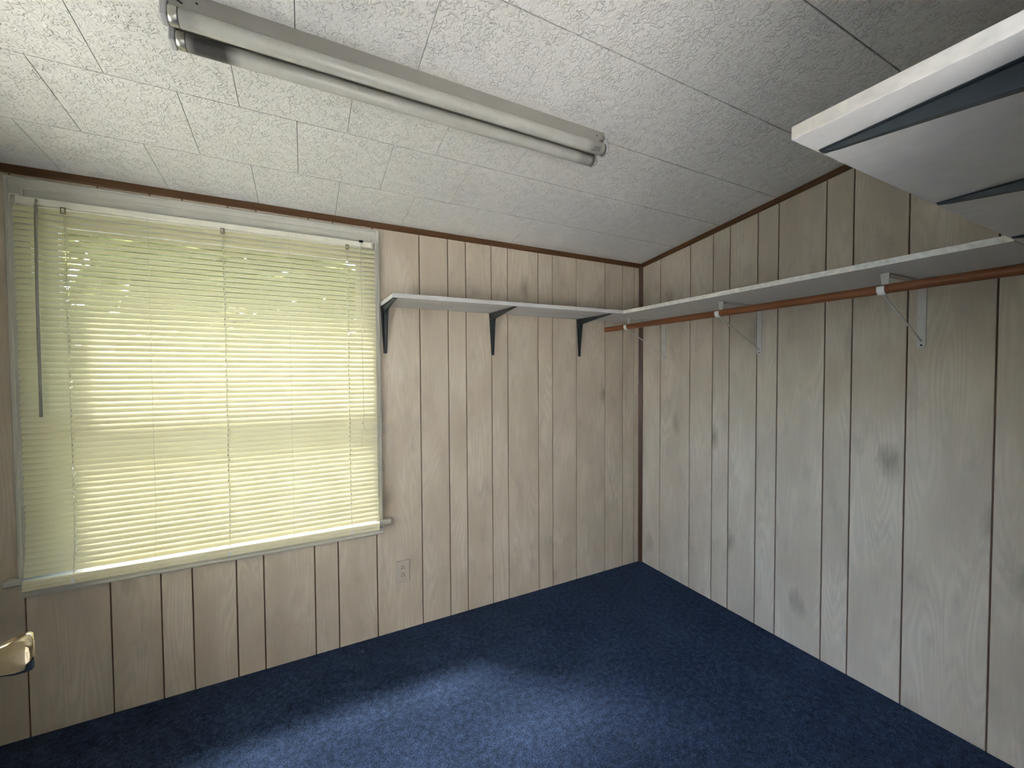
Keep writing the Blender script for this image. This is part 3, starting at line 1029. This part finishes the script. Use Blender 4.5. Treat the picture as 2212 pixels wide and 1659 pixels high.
# bent spring wires at the housing ends
MB().tube([(FL - 0.010, -HWD - 0.001, -0.016), (FL - 0.007, -HWD - 0.0015, -0.020), (FL - 0.008, -HWD - 0.0015, -0.027), (FL - 0.004, -HWD - 0.001, -0.031)], 0.0007, 6).build('wire_clip', MAT['ink'], fix)
MB().tube([(FL - 0.022, -HWD - 0.001, -0.034), (FL - 0.016, -HWD - 0.0015, -0.033), (FL - 0.010, -HWD - 0.001, -0.037)], 0.0012, 6).build('wire_clip', MAT['ink'], fix)
MB().tube([(-FL + 0.012, -HWD - 0.001, -0.026), (-FL + 0.024, -HWD - 0.0015, -0.026), (-FL + 0.036, -HWD - 0.001, -0.032)], 0.0014, 6).build('wire_clip', MAT['ink'], fix)
TY, TZ, TR = 0.0325, -0.0665, 0.0190
for sy in (-1, 1):
    y = sy * TY
    for sx in (-1, 1):
        so = empty('lampholder', parent=fix)
        xa, xb = (-FL - 0.001, -FL + 0.012) if sx < 0 else (FL - 0.010, FL + 0.001)
        bevel(MB().box(xa, xb, y - 0.0165, y + 0.0165, TZ - 0.016, -HH + 0.012).build('holder_body', MAT['socket'], so), 0.003)
        if sx < 0:
            MB().box(xa - 0.001, xa, y - 0.010, y + 0.004, TZ + 0.004, TZ + 0.008).build('slot', MAT['hole'], so)
    t = empty('tube', (0, y, TZ), parent=fix)
    xa, xb = -FL + 0.013, FL - 0.011
    if sy > 0: mt = mat_tube('tube_stained_end', [xa + 0.065, xb - 0.03], [0.062, 0.05], [0.95, 0.45])
    else: mt = mat_tube('tube_greyed_end', [xb - 0.035, xa + 0.02], [0.045, 0.04], [0.40, 0.25])
    MB().lathe([(xa + 0.016, TR - 0.0006), (xa + 0.020, TR), (xb - 0.020, TR), (xb - 0.016, TR - 0.0006)], 28).build('glass', mt, t)
    MB().lathe([(xa, 0.0), (xa, TR - 0.001), (xa + 0.001, TR + 0.0001), (xa + 0.016, TR + 0.0001), (xa + 0.017, TR - 0.0008)], 28).build('end_cap', MAT['cap'], t)
    MB().lathe([(xb, 0.0), (xb, TR - 0.001), (xb - 0.001, TR + 0.0001), (xb - 0.016, TR + 0.0001), (xb - 0.017, TR - 0.0008)], 28).build('end_cap', MAT['cap'], t)
    MB().lathe([(xb - 0.0005, TR + 0.0004), (xb - 0.0045, TR + 0.0004)], 28).build('cap_ring', MAT['ring'], t)
    MB().lathe([(xa + 0.0165, TR + 0.0003), (xa + 0.0185, TR + 0.0003)], 28).build('cap_ring', MAT['ring'], t)
    if sy < 0:
        # small printed lines by the right end of the near tube
        b = MB()
        for k, (a0, l0, l1) in enumerate(((205, 0.018, 0.036), (216, 0.020, 0.048), (227, 0.016, 0.040), (238, 0.018, 0.050), (247, 0.030, 0.056))):
            for seg in range(4):
                q0 = xb - 0.006 - l1 + (l1 - l0) * seg / 4
                q1 = q0 + (l1 - l0) / 4 * 0.72
                vv = []
                for xx in (q0, q1):
                    for aa in (a0 - 2.6, a0 + 2.6):
                        ra = math.radians(aa)
                        vv.append((xx, (TR + 0.0003) * math.cos(ra), (TR + 0.0003) * math.sin(ra)))
                b.add(vv, [(0, 1, 3, 2)])
        b.build('printed_lines', MAT['ink'], t)

# ------------------------------------------------------------------ wall outlet
ol = empty('wall_outlet', (-1.637, 0, 0.304))
tag(ol, 'beige duplex wall outlet low on the panelling beside the window', 'outlet')
pl = MB().plate([(-0.035, -0.057), (0.035, -0.057), (0.035, 0.057), (-0.035, 0.057)], 0.0055, 0.0025)
pl.build('cover_plate', MAT['outlet'], ol)
for dz in (0.0195, -0.0195):
    r_ = empty('receptacle', (0, 0, dz), parent=ol)
    pts = []
    for i in range(28):
        a = 2 * math.pi * i / 28
        pts.append((0.0165 * math.cos(a), max(-0.0125, min(0.0125, 0.0165 * math.sin(a)))))
    n = len(pts)
    v = [(x, -0.0052, z) for x, z in pts] + [(x * 0.97, -0.0072, z * 0.97) for x, z in pts]
    MB().add(v, [tuple(range(n)), tuple(range(2 * n - 1, n - 1, -1))] + [(i, (i + 1) % n, n + (i + 1) % n, n + i) for i in range(n)]).build('face', MAT['outlet'], r_)
    for sx in (-0.0063, 0.0063):
        MB().box(sx - 0.0015, sx + 0.0015, -0.0075, -0.0066, -0.0068, 0.0012).build('slot', MAT['hole'], r_)
    MB().lathe([(0, 0.0), (0, 0.0026)], 12).build('ground_hole', MAT['hole'], r_, (0, -0.0076, 0.0072), (0, 0, -math.pi / 2))
MB().lathe([(0, 0.0), (0.0004, 0.0022), (-0.001, 0.0030)], 12).build('screw', MAT['outlet'], ol, (0, -0.0058, 0), (0, 0, -math.pi / 2))

# ------------------------------------------------------------------ open door (its knob reaches into view)
# local y runs along the leaf from the hinge, local +x is the room-side face normal
door = tag(empty('door_1', (-2.1815, YB + 0.01, 0.0), (0, 0, math.radians(24))), kind='structure')
bevel(MB().box(-0.035, 0.0, 0.0, 0.765, 0.012, 2.02).build('door_leaf', MAT['door'], door), 0.002)
kn = empty('door_knob', (0.0, 0.708, 0.948), parent=door)
MB().lathe([(0.0, 0.033), (0.003, 0.033), (0.006, 0.030), (0.009, 0.018)], 40).build('rose', MAT['brass'], kn)
MB().lathe([(0.006, 0.0105), (0.020, 0.010), (0.030, 0.0125), (0.040, 0.0185), (0.052, 0.0232), (0.062, 0.0248), (0.067, 0.0244), (0.0695, 0.0222),
            (0.0700, 0.019), (0.0690, 0.012), (0.0685, 0.0)], 48).build('knob', MAT['brass'], kn)
